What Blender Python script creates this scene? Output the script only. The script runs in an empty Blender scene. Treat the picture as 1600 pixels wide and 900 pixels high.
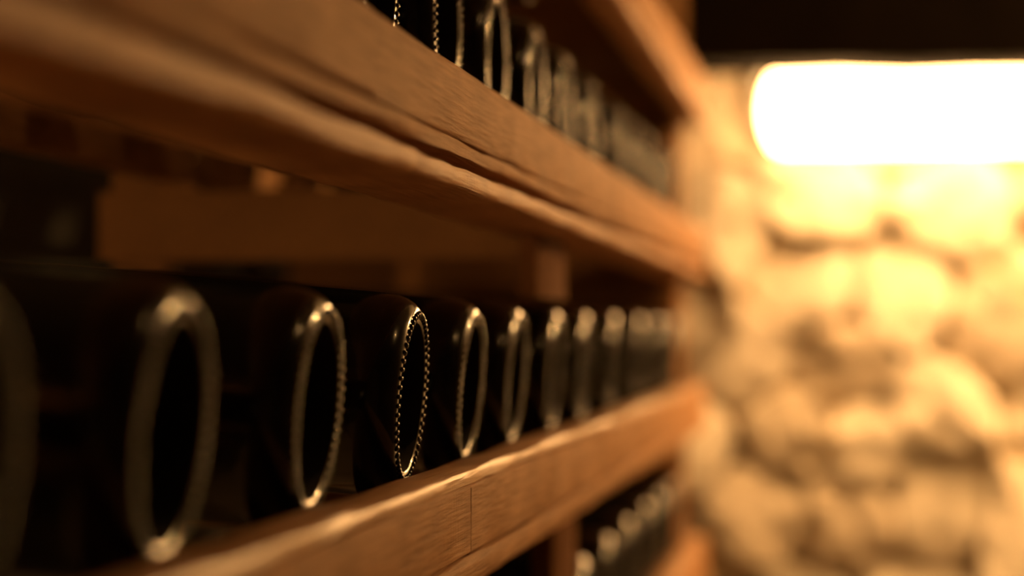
import bpy, bmesh, math, random
from mathutils import Vector, Matrix, noise

# ------------------------------------------------------------------ camera
F_PX = 3778.0            # focal length in pixels of the 1600x900 frame (85 mm on 36 mm)
H0 = 1.30                # camera height above the floor
YAW, PITCH = math.radians(7.99), math.radians(0.986)
scene = bpy.context.scene
C = scene.collection
cam_d = bpy.data.cameras.new('camera')
cam_d.lens = 85.0
cam_d.sensor_width = 36.0
cam_d.clip_start = 0.01
cam_d.dof.use_dof = True
cam_d.dof.focus_distance = 1.045
cam_d.dof.aperture_fstop = 4.2
cam = bpy.data.objects.new('camera', cam_d)
cam.location = (0, 0, H0)
cam.rotation_euler = (math.pi / 2 + PITCH, 0, YAW)
C.objects.link(cam)
scene.camera = cam

# ------------------------------------------------------------------ world and exposure
w = bpy.data.worlds.new('world')
scene.world = w
w.use_nodes = True
w.node_tree.nodes['Background'].inputs[0].default_value = (0, 0, 0, 1)   # closed cellar, no sky
w.node_tree.nodes['Background'].inputs[1].default_value = 0
vs = scene.view_settings
vs.view_transform = 'Standard'
vs.look = 'None'
vs.exposure = 0.0
vs.gamma = 1.0
vs.use_curve_mapping = False

TUBE_COL, TUBE_STR = (1.0, 0.515, 0.18), 31.0      # tube lamp on the far wall
BULB_COL, BULB_STR = (1.0, 0.525, 0.17), 1.0       # pendant bulbs over the aisle
FILL_STR = 300.0                                # added fill lamp behind the rack

random.seed(7)
CM = Matrix.Translation((0, 0, H0)) @ cam.rotation_euler.to_matrix().to_4x4()


def at(px, py, Y):
    """point on the plane y = Y behind a pixel of the 1600x900 frame"""
    d = (CM.to_3x3() @ Vector(((px - 800) / F_PX, (450 - py) / F_PX, -1)))
    return Vector((0, 0, H0)) + d * (Y / d.y)


# ------------------------------------------------------------------ materials
def mat(name):
    m = bpy.data.materials.new(name)
    m.use_nodes = True
    nt = m.node_tree
    return m, nt, nt.nodes['Principled BSDF'], nt.nodes, nt.links


def wood(name, dark, light, rough=0.6, bump=0.35, saw=0.5, seed=0.0, gscale=1.0, spec=.11):
    m, nt, b, N, L = mat(name)
    tc = N.new('ShaderNodeTexCoord')
    mp = N.new('ShaderNodeMapping')
    mp.inputs['Location'].default_value = (seed, seed * 1.7, seed * .6)
    mp.inputs['Scale'].default_value = (1, 0.045, 1)       # grain runs along y
    L.new(tc.outputs['Object'], mp.inputs[0])
    gr = N.new('ShaderNodeTexNoise')
    gr.inputs['Scale'].default_value = 480 * gscale
    gr.inputs['Detail'].default_value = 6
    L.new(mp.outputs[0], gr.inputs['Vector'])
    bl = N.new('ShaderNodeTexNoise')
    bl.inputs['Scale'].default_value = 14
    bl.inputs['Detail'].default_value = 4
    L.new(tc.outputs['Object'], bl.inputs['Vector'])
    ad = N.new('ShaderNodeMath'); ad.operation = 'MULTIPLY_ADD'
    ad.inputs[1].default_value = 0.55
    L.new(gr.outputs[0], ad.inputs[0])
    m2 = N.new('ShaderNodeMath'); m2.operation = 'MULTIPLY'
    m2.inputs[1].default_value = 0.45
    L.new(bl.outputs[0], m2.inputs[0])
    L.new(m2.outputs[0], ad.inputs[2])
    cr = N.new('ShaderNodeValToRGB')
    cr.color_ramp.elements[0].position = 0.33
    cr.color_ramp.elements[0].color = (*dark, 1)
    cr.color_ramp.elements[1].position = 0.66
    cr.color_ramp.elements[1].color = (*light, 1)
    L.new(ad.outputs[0], cr.inputs[0])
    L.new(cr.outputs[0], b.inputs['Base Color'])
    # saw marks across the grain, patchy
    mp2 = N.new('ShaderNodeMapping')
    mp2.inputs['Scale'].default_value = (0.12, 1, 0.12)
    L.new(tc.outputs['Object'], mp2.inputs[0])
    sw = N.new('ShaderNodeTexNoise')
    sw.inputs['Scale'].default_value = 620
    sw.inputs['Detail'].default_value = 2
    L.new(mp2.outputs[0], sw.inputs['Vector'])
    mx = N.new('ShaderNodeMath'); mx.operation = 'MULTIPLY'
    mx.inputs[1].default_value = saw
    L.new(sw.outputs[0], mx.inputs[0])
    sm = N.new('ShaderNodeMath'); sm.operation = 'ADD'
    L.new(mx.outputs[0], sm.inputs[0])
    L.new(gr.outputs[0], sm.inputs[1])
    bp = N.new('ShaderNodeBump')
    bp.inputs['Strength'].default_value = bump
    bp.inputs['Distance'].default_value = 0.0012
    L.new(sm.outputs[0], bp.inputs['Height'])
    L.new(bp.outputs[0], b.inputs['Normal'])
    b.inputs['Roughness'].default_value = rough
    b.inputs['Specular IOR Level'].default_value = spec
    return m


def rough_mat(name, dark, light, scale, rough=0.9, bump=0.6, dist=0.01):
    m, nt, b, N, L = mat(name)
    tc = N.new('ShaderNodeTexCoord')
    n1 = N.new('ShaderNodeTexNoise')
    n1.inputs['Scale'].default_value = scale
    n1.inputs['Detail'].default_value = 7
    n1.inputs['Roughness'].default_value = 0.6
    L.new(tc.outputs['Object'], n1.inputs['Vector'])
    cr = N.new('ShaderNodeValToRGB')
    cr.color_ramp.elements[0].position = 0.35
    cr.color_ramp.elements[0].color = (*dark, 1)
    cr.color_ramp.elements[1].position = 0.65
    cr.color_ramp.elements[1].color = (*light, 1)
    L.new(n1.outputs[0], cr.inputs[0])
    L.new(cr.outputs[0], b.inputs['Base Color'])
    bp = N.new('ShaderNodeBump')
    bp.inputs['Strength'].default_value = bump
    bp.inputs['Distance'].default_value = dist
    L.new(n1.outputs[0], bp.inputs['Height'])
    L.new(bp.outputs[0], b.inputs['Normal'])
    b.inputs['Roughness'].default_value = rough
    return m


def plain(name, col, rough=0.5, metal=0.0, emit=None, strength=0.0):
    m, nt, b, N, L = mat(name)
    n1 = N.new('ShaderNodeTexNoise')
    n1.inputs['Scale'].default_value = 40
    mr = N.new('ShaderNodeMapRange')
    mr.inputs[3].default_value = max(0.02, rough - .05)
    mr.inputs[4].default_value = min(1, rough + .05)
    L.new(n1.outputs[0], mr.inputs[0])
    L.new(mr.outputs[0], b.inputs['Roughness'])
    b.inputs['Base Color'].default_value = (*col, 1)
    b.inputs['Metallic'].default_value = metal
    if emit:
        b.inputs['Emission Color'].default_value = (*emit, 1)
        b.inputs['Emission Strength'].default_value = strength
    return m


M = {}
M['pine'] = wood('sawn_pine', (.30, .155, .071), (.53, .292, .143), rough=.70, bump=.9, spec=.07)
M['pine2'] = wood('sawn_pine_pale', (.34, .16, .068), (.56, .29, .13), rough=.56, bump=.8, saw=1.2, seed=3.1)
M['lip_lit'] = wood('worn_pine_lit_top', (.42, .215, .10), (.66, .37, .18), rough=.40, bump=.5, seed=4.4, spec=.5)  # worn smooth; paler because light on the lip top is put into the colour
M['oldwood'] = wood('old_brown_wood', (.16, .075, .028), (.27, .13, .05), seed=5.3)
M['blockwood'] = wood('brown_block_wood', (.10, .043, .017), (.16, .072, .028), rough=.9, seed=2.2, spec=.03)
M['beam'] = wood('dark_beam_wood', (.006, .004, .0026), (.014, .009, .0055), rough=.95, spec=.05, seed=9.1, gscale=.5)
M['stone'] = rough_mat('limestone', (.58, .52, .42), (.77, .71, .60), 9, bump=.9, dist=.03)
M['stone2'] = rough_mat('limestone_brown', (.50, .43, .33), (.69, .61, .49), 11, bump=.9, dist=.03)
M['mortar'] = rough_mat('mortar', (.50, .40, .28), (.62, .51, .37), 25)
M['plaster'] = rough_mat('cellar_plaster', (.075, .052, .034), (.12, .085, .056), 6)
M['shaded'] = rough_mat('shaded_plaster', (.007, .005, .003), (.013, .009, .006), 6)  # shade of the gap behind the rack put into the wall colour
M['floor'] = rough_mat('cellar_floor', (.42, .31, .20), (.55, .42, .29), 5)
M['ceil'] = rough_mat('sooty_ceiling', (.07, .045, .03), (.12, .08, .05), 5)
M['metal'] = plain('black_metal', (.02, .018, .016), .45, .8)
M['tube'] = plain('lit_tube', (.9, .85, .75), .4, 0, TUBE_COL, TUBE_STR)
M['bulb2'] = plain('fill_bulb', (.9, .85, .75), .2, 0, (1.0, 0.52, 0.17), FILL_STR)
M['cord'] = plain('black_cord', (.015, .013, .012), .7)
M['foil'] = plain('bronze_foil', (.20, .12, .05), .35, .9)


def glass_mat():
    m, nt, b, N, L = mat('dark_bottle_glass')
    tc = N.new('ShaderNodeTexCoord')
    n1 = N.new('ShaderNodeTexNoise')
    n1.inputs['Scale'].default_value = 55
    n1.inputs['Detail'].default_value = 5
    L.new(tc.outputs['Object'], n1.inputs['Vector'])
    mr = N.new('ShaderNodeMapRange')
    mr.inputs[1].default_value = .35
    mr.inputs[2].default_value = .7
    mr.inputs[3].default_value = .15
    mr.inputs[4].default_value = .24
    L.new(n1.outputs[0], mr.inputs[0])
    L.new(mr.outputs[0], b.inputs['Roughness'])
    b.inputs['Base Color'].default_value = (.006, .0055, .004, 1)
    b.inputs['IOR'].default_value = 1.43
    b.inputs['Coat Weight'].default_value = 0.25
    b.inputs['Coat Roughness'].default_value = 0.03
    return m


M['glass'] = glass_mat()
M['punt'] = rough_mat('dusty_glass_hollow', (.008, .006, .004), (.016, .011, .007), 60, rough=.9, bump=.2, dist=.001)
M['punt'].node_tree.nodes['Principled BSDF'].inputs['Specular IOR Level'].default_value = .04


# ------------------------------------------------------------------ helpers
def link(name, me, m, parent=None):
    o = bpy.data.objects.new(name, me)
    if m is not None and not me.materials:
        me.materials.append(m)
    C.objects.link(o)
    if parent:
        o.parent = parent
    return o


def mesh_of(name, verts, faces, smooth=False):
    me = bpy.data.meshes.new(name)
    me.from_pydata([tuple(v) for v in verts], [], faces)
    bm = bmesh.new(); bm.from_mesh(me)
    bmesh.ops.recalc_face_normals(bm, faces=bm.faces)
    bm.to_mesh(me); bm.free()
    if smooth:
        for p in me.polygons:
            p.use_smooth = True
    return me


def empty(name, loc=(0, 0, 0)):
    o = bpy.data.objects.new(name, None)
    o.location = loc
    o.empty_display_size = .05
    C.objects.link(o)
    return o


def tag(o, label=None, cat=None, group=None, kind=None):
    if label: o['label'] = label
    if cat: o['category'] = cat
    if group: o['group'] = group
    if kind: o['kind'] = kind
    return o


def timber(name, x0, x1, y0, y1, z0, z1, m, parent=None, axis='y', ch=.0015, wob=.0005, seg=.05, seed=0):
    """a sawn stick: chamfered rectangle swept along one axis, edges slightly uneven"""
    lo = {'x': (x0, x1), 'y': (y0, y1), 'z': (z0, z1)}
    a = axis
    b, c = {'y': ('x', 'z'), 'x': ('y', 'z'), 'z': ('x', 'y')}[a]
    (a0, a1), (b0, b1), (c0, c1) = lo[a], lo[b], lo[c]
    ch = min(ch, (b1 - b0) * .3, (c1 - c0) * .3)
    k = ch * .3
    sec = [(b0 + ch, c0), (b1 - ch, c0), (b1 - k, c0 + k), (b1, c0 + ch), (b1, c1 - ch), (b1 - k, c1 - k),
           (b1 - ch, c1), (b0 + ch, c1), (b0 + k, c1 - k), (b0, c1 - ch), (b0, c0 + ch), (b0 + k, c0 + k)]
    n = max(1, int((a1 - a0) / seg))
    mid = Vector(((x0 + x1) / 2, (y0 + y1) / 2, (z0 + z1) / 2))
    V, Fc = [], []
    for i in range(n + 1):
        t = a0 + (a1 - a0) * i / n
        for j, (p, q) in enumerate(sec):
            d = noise.noise_vector(Vector((t * 9 + seed * 3.7, (j // 3) * 5.1 + seed, x0 * 11 + z0 * 7)))
            e = noise.noise_vector(Vector((t * 45 + seed * 1.7, j * 3.3 + seed, z0 * 17)))
            d = d * wob * 1.6 + e * wob
            v = {a: t, b: p + d.x, c: q + d.y}
            V.append(Vector((v['x'], v['y'], v['z'])) - mid)
    s = len(sec)
    for i in range(n):
        for j in range(s):
            j2 = (j + 1) % s
            Fc.append((i * s + j, i * s + j2, (i + 1) * s + j2, (i + 1) * s + j))
    Fc.append(tuple(range(s)))
    Fc.append(tuple(n * s + j for j in range(s)))
    me = mesh_of(name, V, Fc, True)
    me.set_sharp_from_angle(angle=math.radians(35))
    o = link(name, me, m, parent)
    o.location = mid - (parent.location if parent else Vector())
    return o


def lathe(name, prof, n=64, axis='x', close=False, smooth=True):
    """prof: list of (along, radius)"""
    V, Fc = [], []
    for (t, r) in prof:
        for k in range(n):
            a = 2 * math.pi * k / n
            c, s = r * math.cos(a), r * math.sin(a)
            V.append({'x': (t, c, s), 'z': (c, s, t)}[axis])
    for i in range(len(prof) - 1):
        for k in range(n):
            k2 = (k + 1) % n
            Fc.append((i * n + k, i * n + k2, (i + 1) * n + k2, (i + 1) * n + k))
    Fc.append(tuple(range(n)))
    Fc.append(tuple((len(prof) - 1) * n + k for k in range(n)))
    return mesh_of(name, V, Fc, smooth)


def slab(name, x0, x1, y0, y1, z0, z1, m, parent=None):
    mid = Vector(((x0 + x1) / 2, (y0 + y1) / 2, (z0 + z1) / 2))
    hx, hy, hz = (x1 - x0) / 2, (y1 - y0) / 2, (z1 - z0) / 2
    V = [(sx * hx, sy * hy, sz * hz) for sz in (-1, 1) for sy in (-1, 1) for sx in (-1, 1)]
    Fc = [(0, 1, 3, 2), (4, 5, 7, 6), (0, 1, 5, 4), (2, 3, 7, 6), (0, 2, 6, 4), (1, 3, 7, 5)]
    o = link(name, mesh_of(name, V, Fc), m, parent)
    o.location = mid - (parent.location if parent else Vector())
    return o


# ------------------------------------------------------------------ the room
XL, XR, YB, YF, ZC = -0.66, 1.20, -1.30, 3.38, 2.60
T = .12
def struct(o): return tag(o, kind='structure')
struct(slab('floor', XL - T, XR + T, YB - T, YF + T, -T, 0, M['floor']))
struct(slab('ceiling', XL - T, XR + T, YB - T, YF + T, ZC, ZC + T, M['ceil']))
struct(slab('wall_left', XL - T, XL, YB, YF, 0, ZC, M['shaded']))
struct(slab('wall_right', XR, XR + T, YB, YF, 0, ZC, M['plaster']))
struct(slab('wall_back', XL, XR, YB - T, YB, 0, ZC, M['plaster']))
wall_far = struct(slab('wall_far', XL, XR, YF, YF + T, 0, ZC, M['mortar']))

# stones of the far wall: cells of a Voronoi pattern, each its own rounded block
seeds_px = [(1115, 350, .045), (1272, 300, .072), (1500, 315, .078), (1262, 452, .034), (1412, 470, .050), (1550, 520, .056),
            (1318, 570, .046), (1160, 565, .036), (1232, 668, .060), (1462, 632, .066), (1345, 690, .050), (1180, 800, .052),
            (1330, 820, .046), (1470, 800, .046), (1600, 830, .05), (1660, 430, .03), (1670, 650, .03), (1030, 480, .04),
            (1060, 690, .04), (1090, 160, .03), (1260, 160, .075), (1420, 175, .078), (1590, 165, .075), (1060, 890, .04),
            (1260, 950, .03), (1420, 960, .04)]
seeds = []
for (px, py, _) in seeds_px:
    p = at(px, py, YF - .05)
    seeds.append((p.x, p.z))
n_view = len(seeds)
gx = 0
z = 0.05
while z < ZC:
    x = XL + .02 + (.07 if gx % 2 else 0)
    while x < XR:
        q = (x + random.uniform(-.035, .035), z + random.uniform(-.03, .03))
        if all((q[0] - s[0]) ** 2 + ((q[1] - s[1]) * 1.15) ** 2 > .0180 for s in seeds[:n_view]):
            seeds.append(q)
        x += random.uniform(.16, .21)
    z += .145
    gx += 1


def clip(poly, nx, nz, d):
    out = []
    for i in range(len(poly)):
        a, b = poly[i], poly[(i + 1) % len(poly)]
        da, db = a[0] * nx + a[1] * nz - d, b[0] * nx + b[1] * nz - d
        if da <= 0: out.append(a)
        if (da < 0) != (db < 0):
            t = da / (da - db)
            out.append((a[0] + (b[0] - a[0]) * t, a[1] + (b[1] - a[1]) * t))
    return out


for i, s in enumerate(seeds):
    poly = [(XL + .003, .003), (XR - .003, .003), (XR - .003, ZC - .003), (XL + .003, ZC - .003)]
    for j, q in enumerate(seeds):
        if j == i: continue
        nx, nz = q[0] - s[0], q[1] - s[1]
        l = math.hypot(nx, nz)
        if l > .5: continue
        poly = clip(poly, nx / l, nz / l, ((q[0] + s[0]) * nx + (q[1] + s[1]) * nz) / (2 * l) - .0012)
        if len(poly) < 3: break
    if len(poly) < 3: continue
    for _ in range(2):                                   # round the corners
        pp = []
        for k in range(len(poly)):
            a, b = poly[k], poly[(k + 1) % len(poly)]
            pp += [(a[0] * .75 + b[0] * .25, a[1] * .75 + b[1] * .25), (a[0] * .25 + b[0] * .75, a[1] * .25 + b[1] * .75)]
        poly = pp
    cx = sum(p[0] for p in poly) / len(poly); cz = sum(p[1] for p in poly) / len(poly)
    dep = .8 * seeds_px[i][2] if i < n_view else random.uniform(.03, .06)
    tx, tz = random.uniform(-.22, .22), random.uniform(-.22, .22)
    V, Fc = [], []
    n = len(poly)
    for (sc, dd) in ((1, -.004), (1, .82), (.97, .94), (.86, 1.0), (.4, 1.03)):
        for p in poly:
            lx, lz = (p[0] - cx) * sc, (p[1] - cz) * sc
            nz_ = noise.noise(Vector((p[0] * 22, p[1] * 22, dd * 2))) * .026 if dd > 0 else 0
            V.append((lx, -(dep * max(dd, 0) + (lx * tx + lz * tz + nz_) * (dd > .4)) + (.004 if dd < 0 else 0) * 0, lz))
    for r in range(4):
        for k in range(n):
            k2 = (k + 1) % n
            Fc.append((r * n + k, r * n + k2, (r + 1) * n + k2, (r + 1) * n + k))
    Fc.append(tuple(range(4 * n, 5 * n)))
    o = link('stone', mesh_of('stone', V, Fc, True), M['stone'] if random.random() < .65 else M['stone2'], wall_far)
    o.location = Vector((cx, YF, cz)) - wall_far.location

# dark cross beam in front of the far wall, under the ceiling
bm_z = at(1350, 118, 3.00).z
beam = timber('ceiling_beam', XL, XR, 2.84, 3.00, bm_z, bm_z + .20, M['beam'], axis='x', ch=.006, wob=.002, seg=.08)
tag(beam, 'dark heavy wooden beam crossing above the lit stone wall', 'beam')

# ------------------------------------------------------------------ wine rack
D_F0, D_F1 = .167, .187            # fascia, measured to the left of the lens
PITCH_Z = .176
def hk(k): return H0 - .062 + PITCH_Z * k
Y0, Y1 = -.22, 2.80
rack = empty('wine_rack', (-.33, 1.17, 0))
tag(rack, 'long sawn pine wine rack along the left side of the aisle', 'wine rack')
random.seed(3)
joints_fascia = {-1: [1.30], 0: [.727, 1.058, 1.86], 1: [.838, 1.72], 2: [1.95]}
joints_rail = {-1: [1.1], 0: [.95, 1.63], 1: [.903, 1.63], 2: [1.63]}


def run(name, ks, x0, x1, z0, z1, m, ch, wob, seed, step=.0002):
    ends = [Y0] + ks + [Y1]
    for i in range(len(ends) - 1):
        off = (random.uniform(-step, step), random.uniform(-step, step))
        timber(name, x0 + off[0], x1 + off[0], ends[i] + .0001, ends[i + 1] - .0001, z0 + off[1], z1 + off[1],
               m, rack, 'y', ch, wob, .03, seed + i)


for k in (-1, 0, 1, 2):
    h = hk(k)
    low = k < 1                      # the lower shelves have a taller lip and a thicker board with the rail set back
    fh = .0375 if low else .032
    run('fascia_plank', joints_fascia[k], -D_F1, -D_F0, h - fh, h - (.0065 if low else 0), M['pine'], .0015 if low else .0022, .0005, 10 + k)
    if low: run('lip_cap', [.52, 1.9], -D_F1 - .0005, -D_F0 + .0004, h - .0063, h, M['lip_lit'], .0042, .0006, 60 + k)  # paler strip carries the painted light along the lip top
    xb = -.190 if k == 2 else -.214      # the top shelf is narrower and empty
    run('shelf_board', [1.63], xb, -.1655, h - (.0500 if low else .0400), h - fh - .0008, M['pine'], .0030, .0006, 20 + k)
    if k < 2: run('bearing_rail', [1.63], -.214, -.190, h - fh, h - .0135, M['pine'], .0015, .0004, 30 + k)
    run('front_rail', joints_rail[k], xb - .002, -.1780 if low else -.1635, h - (.0600 if low else .0545), h - (.0505 if low else .0450), M['pine2'], .0026, .0007, 40 + k)
    bt = .0135 if k == 1 else .035
    run('back_rail', [1.63], -.475, -.447, h + bt - .026, h + bt, M['pine'], .002, .0006, 50 + k)
    for y in (-.1, 1.62, 2.74):      # cross bearers and little packers above the front rail
        timber('cross_bearer', (-.517 if y == 1.62 else -.500), -.218, y, y + .024, h - .0665, h - .018, M['oldwood'], rack, 'x', .0015, .0005, .05, k + y)
        if not low: timber('packer', xb + .002, -.172, y, y + .03, h - .0450, h - .0400, M['pine'], rack, 'x', .0003, 0, .05, k)
        timber('rail_block', -.475, -.447, y, y + .024, h - .018, h + bt - .026, M['oldwood'], rack, 'z', .001, 0, .05, k)
for y in (-.1, 1.612, 2.74):
    mid = y == 1.612
    timber('back_post', -.516 if mid else -.520, -.4765 if mid else -.5005, y + .034 if mid else y - .002, y + (.070 if mid else .036), 0, 2.0, M['oldwood'], rack, 'z', .002, .0008, .1, y)
    if y == 1.612:                   # no full upright in the middle: blocks hang from the rails over the bottles
        continue
    for k in (-1, 0, 1):
        timber('front_post', -.2145, -.1925, y, y + .030, hk(k) - .0135, hk(k + 1) - (.0545 if k == 0 else .0600), M['pine'], rack, 'z', .0015, .0005, .05, y + k)
    timber('front_post', -.2145, -.1925, y, y + .030, hk(2) - .0135, 2.0, M['pine'], rack, 'z', .0015, .0005, .05, y)
    timber('front_post', -.2145, -.1925, y, y + .030, 0, hk(-1) - .0600, M['pine'], rack, 'z', .0015, .0005, .05, y)
timber('hanging_block', -.199, -.1885, 1.450, 1.605, hk(0) + .0815, hk(1) - .0547, M['blockwood'], rack, 'z', .0015, .0005, .02, 2)
timber('front_post', -.203, -.1885, 1.530, 1.660, hk(-1) - .0130, hk(0) - .0602, M['blockwood'], rack, 'z', .0015, .0005, .02, 3)
timber('front_post', -.214, -.1885, 1.530, 1.660, 0, hk(-1) - .0602, M['pine'], rack, 'z', .0015, .0005, .05, 4)
# rack end boards, widened to the wall to keep tube light off it
zz = .25
i = 0
while zz < 1.95:
    timber('end_board', -.655, -.190, 2.778, 2.798, zz, zz + .168, M['oldwood'], rack, 'x', .0015, .0005, .08, i)
    zz += .170
    i += 1

# ------------------------------------------------------------------ bottles
R_B, R_R = .045, .0362
prof = [(-.030, .0004), (-.0295, .006), (-.027, .012), (-.021, .019), (-.012, .0262), (-.005, .0303), (-.0004, .0326),
        (.0, .0352), (.0, .0372), (-.0008, .0392), (-.0028, .0413), (-.0058, .0430), (-.0095, .0442), (-.0140, .0449), (-.019, .0450),
        (-.165, .0450), (-.180, .0440), (-.200, .0395), (-.220, .0320), (-.240, .0235), (-.256, .0180), (-.270, .0158),
        (-.292, .0146), (-.293, .0172), (-.301, .0172), (-.302, .0145), (-.304, .0140)]
body_me = lathe('bottle_glass', prof, 96)
body_me.materials.append(M['glass'])
body_me.materials.append(M['punt'])
for p in body_me.polygons:                    # the hollow of the base is dull
    if p.center.x > -.0305 and math.hypot(p.center.y, p.center.z) < .0318:
        p.material_index = 1
foil_me = lathe('foil_cap', [(-.262, .0180), (-.2625, .0186), (-.275, .0166), (-.291, .0160), (-.2925, .0180), (-.302, .0180), (-.306, .0165), (-.307, .006)], 32)
foil_me.materials.append(M['foil'])
# knurled ring of little glass beads on the base
V, Fc = [], []
NB = 58
ico = bmesh.new(); bmesh.ops.create_icosphere(ico, subdivisions=2, radius=1)
iv = [v.co.copy() for v in ico.verts]; ifc = [[v.index for v in f.verts] for f in ico.faces]; ico.free()
for k in range(NB):
    a = 2 * math.pi * k / NB
    er = Vector((0, math.cos(a), math.sin(a))); et = Vector((0, -math.sin(a), math.cos(a)))
    o0 = len(V)
    for v in iv:
        V.append(Vector((.0001, 0, 0)) + er * (R_R + v.y * .0019) + et * (v.z * .00115) + Vector((v.x * .0011, 0, 0)))
    Fc += [tuple(o0 + q for q in f) for f in ifc]
ring_me = mesh_of('bead_ring', V, Fc, True)
ring_me.materials.append(M['glass'])

ORD = ['first', 'second', 'third', 'fourth', 'fifth', 'sixth', 'seventh', 'eighth', 'ninth', 'tenth', 'eleventh', 'twelfth']
TILT = math.radians(5.2)


def bottle(y, k, label, group, yaw=0.0):
    tilt = (math.radians(.8) if k == 1 else TILT) + random.uniform(-.006, .006)
    t = empty('wine_bottle', (-.1905, y, hk(k) - .0127 + R_B))
    # spin about the bottle's own axis, then tilt the neck up, then turn a touch
    t.rotation_euler = (Matrix.Rotation(math.radians(yaw), 3, 'Z') @ Matrix.Rotation(tilt, 3, 'Y')
                        @ Matrix.Rotation(random.uniform(-3, 3), 3, 'X')).to_euler()
    tag(t, label, 'bottle', group)
    for nm, me in (('glass_body', body_me), ('bead_ring', ring_me), ('foil_cap', foil_me)):
        o = bpy.data.objects.new(nm, me)
        C.objects.link(o)
        o.parent = t
    return t


random.seed(11)
mid_row = [.500, .667, .855, 1.042, 1.208, 1.374, 1.560, 1.735, 1.950, 2.190, 2.420, 2.640]
mid_lab = ['dark wine bottle cut off by the left picture edge on the middle shelf',
           'large blurred dark wine bottle base nearest the camera, fully in frame on the middle shelf',
           'dark wine bottle with slightly soft beaded ring, left of the sharply focused one, middle shelf',
           'dark wine bottle in sharpest focus with crisp beaded base ring on the middle shelf',
           'dark wine bottle just right of the sharply focused one on the middle shelf',
           'second dark wine bottle right of the sharply focused one on the middle shelf',
           'blurred dark wine bottle in front of the upright post on the middle shelf',
           'blurred dark wine bottle first to the right of the upright post, middle shelf']
for i, y in enumerate(mid_row):
    lab = mid_lab[i] if i < len(mid_lab) else 'far blurred dark wine bottle, %s to the right of the upright post, middle shelf' % ORD[i - 7]
    bottle(y, 0, lab, 'bottles on the middle shelf', 1.2 if i == 3 else .3)
up_row = [.972, 1.137, 1.300, 1.468, 1.620, 1.790, 2.000, 2.150, 2.300, 2.450, 2.610]
for i, y in enumerate(up_row):
    lab = ['dark wine bottle base cut off by the top picture edge, leftmost on the upper shelf',
           'second wine bottle from the left on the upper shelf, with beaded ring sides',
           'third wine bottle from the left on the upper shelf, left of the brightest one',
           'brightest wine bottle base on the upper shelf, fourth from the left'][i] if i < 4 else \
        'blurred wine bottle on the upper shelf, %s to the right of the brightest one' % ORD[i - 4]
    bottle(y, 1, lab, 'bottles on the upper shelf')
low_row = [1.73, 1.91, 2.09, 2.28, 2.45, 2.62]
for i, y in enumerate(low_row):
    bottle(y, -1, 'blurred wine bottle on the bottom shelf right of its post, %s from the post' % ORD[i], 'bottles on the bottom shelf')

# ------------------------------------------------------------------ lamps
pl = at(1192, 100, 3.14)
tx0, tx1 = pl.x, XR - .14
tr = .054
tz = bm_z - .030
lamp = empty('tube_lamp', ((tx0 + tx1) / 2, 3.14, tz))
tag(lamp, 'glaring white tube lamp under the dark beam on the stone wall', 'lamp')
half = (tx1 - tx0) / 2
pr = []
for i in range(7):
    a = math.pi / 2 * i / 6
    pr.append((-half + tr * (1 - math.cos(a)) * .5, max(.001, tr * math.sin(a))))
pr += [(-p[0], p[1]) for p in pr[::-1]]
link('diffuser', lathe('diffuser', pr, 32), M['tube'], lamp)
for s in (-.6, .6):
    b_ = timber('bracket', lamp.location.x + s * half - .012, lamp.location.x + s * half + .012, 3.123, 3.157, tz + tr - .003, bm_z + .06, M['metal'], lamp, 'z', .002, 0)
    timber('bracket_foot', lamp.location.x + s * half - .02, lamp.location.x + s * half + .02, 3.000, 3.157, bm_z + .06, bm_z + .068, M['metal'], lamp, 'y', .001, 0)


for sx in (tx0 - .006, tx1 + .003):
    timber('hood_end', sx, sx + .003, 3.02, 3.27, tz + .025, bm_z + .10, M['metal'], lamp, 'y', .0005, 0)
timber('hood_top', tx0 - .006, tx1 + .006, 3.02, 3.27, bm_z + .10, bm_z + .103, M['metal'], lamp, 'x', .0005, 0)


def pendant(x, y, z, strength, label):
    t = empty('pendant_lamp', (x, y, z))
    tag(t, label, 'lamp', 'bare bulbs over the aisle')
    link('bulb', lathe('bulb', [(-.016, .001), (-.0155, .005), (-.013, .0105), (-.007, .0148), (0, .0160), (.009, .0150), (.020, .0122), (.032, .0105), (.044, .0105)], 32, 'z'), plain('lit_bulb', (.9, .85, .75), .2, 0, BULB_COL, BULB_STR * strength), t)
    link('socket', lathe('socket', [(.040, .013), (.041, .018), (.075, .018), (.082, .010), (.084, .004)], 32, 'z'), M['metal'], t)
    link('cord', lathe('cord', [(.082, .0028), (ZC - z, .0028)], 12, 'z'), M['cord'], t)
    return t


pendant(.88, 2.55, H0 + .52, 2900, 'bare bulb hanging over the aisle near the far stone wall')
pendant(.66, 1.05, H0 + .95, 160, 'bare bulb hanging over the aisle beside the middle of the rack')


# unseen fill lamp added behind the rack to light its cross bearers
ln = empty('fill_lamp', (-.585, .10, H0 + .062))
tag(ln, 'added fill lamp behind the near end of the rack', 'lamp')
link('bulb', lathe('bulb', [(-.040, .001), (-.038, .014), (-.030, .026), (-.016, .034), (0, .037), (.018, .033), (.032, .024), (.044, .016), (.052, .014)], 32, 'z'), M['bulb2'], ln)
link('socket', lathe('socket', [(.050, .015), (.051, .022), (.085, .022), (.090, .006)], 32, 'z'), M['metal'], ln)
lz = H0 + .062
timber('arm', XL, -.577, .092, .108, lz + .088, lz + .102, M['metal'], ln, 'x', .002, 0)
timber('wall_plate', XL, XL + .012, .06, .14, lz + .04, lz + .15, M['metal'], ln, 'z', .003, 0)
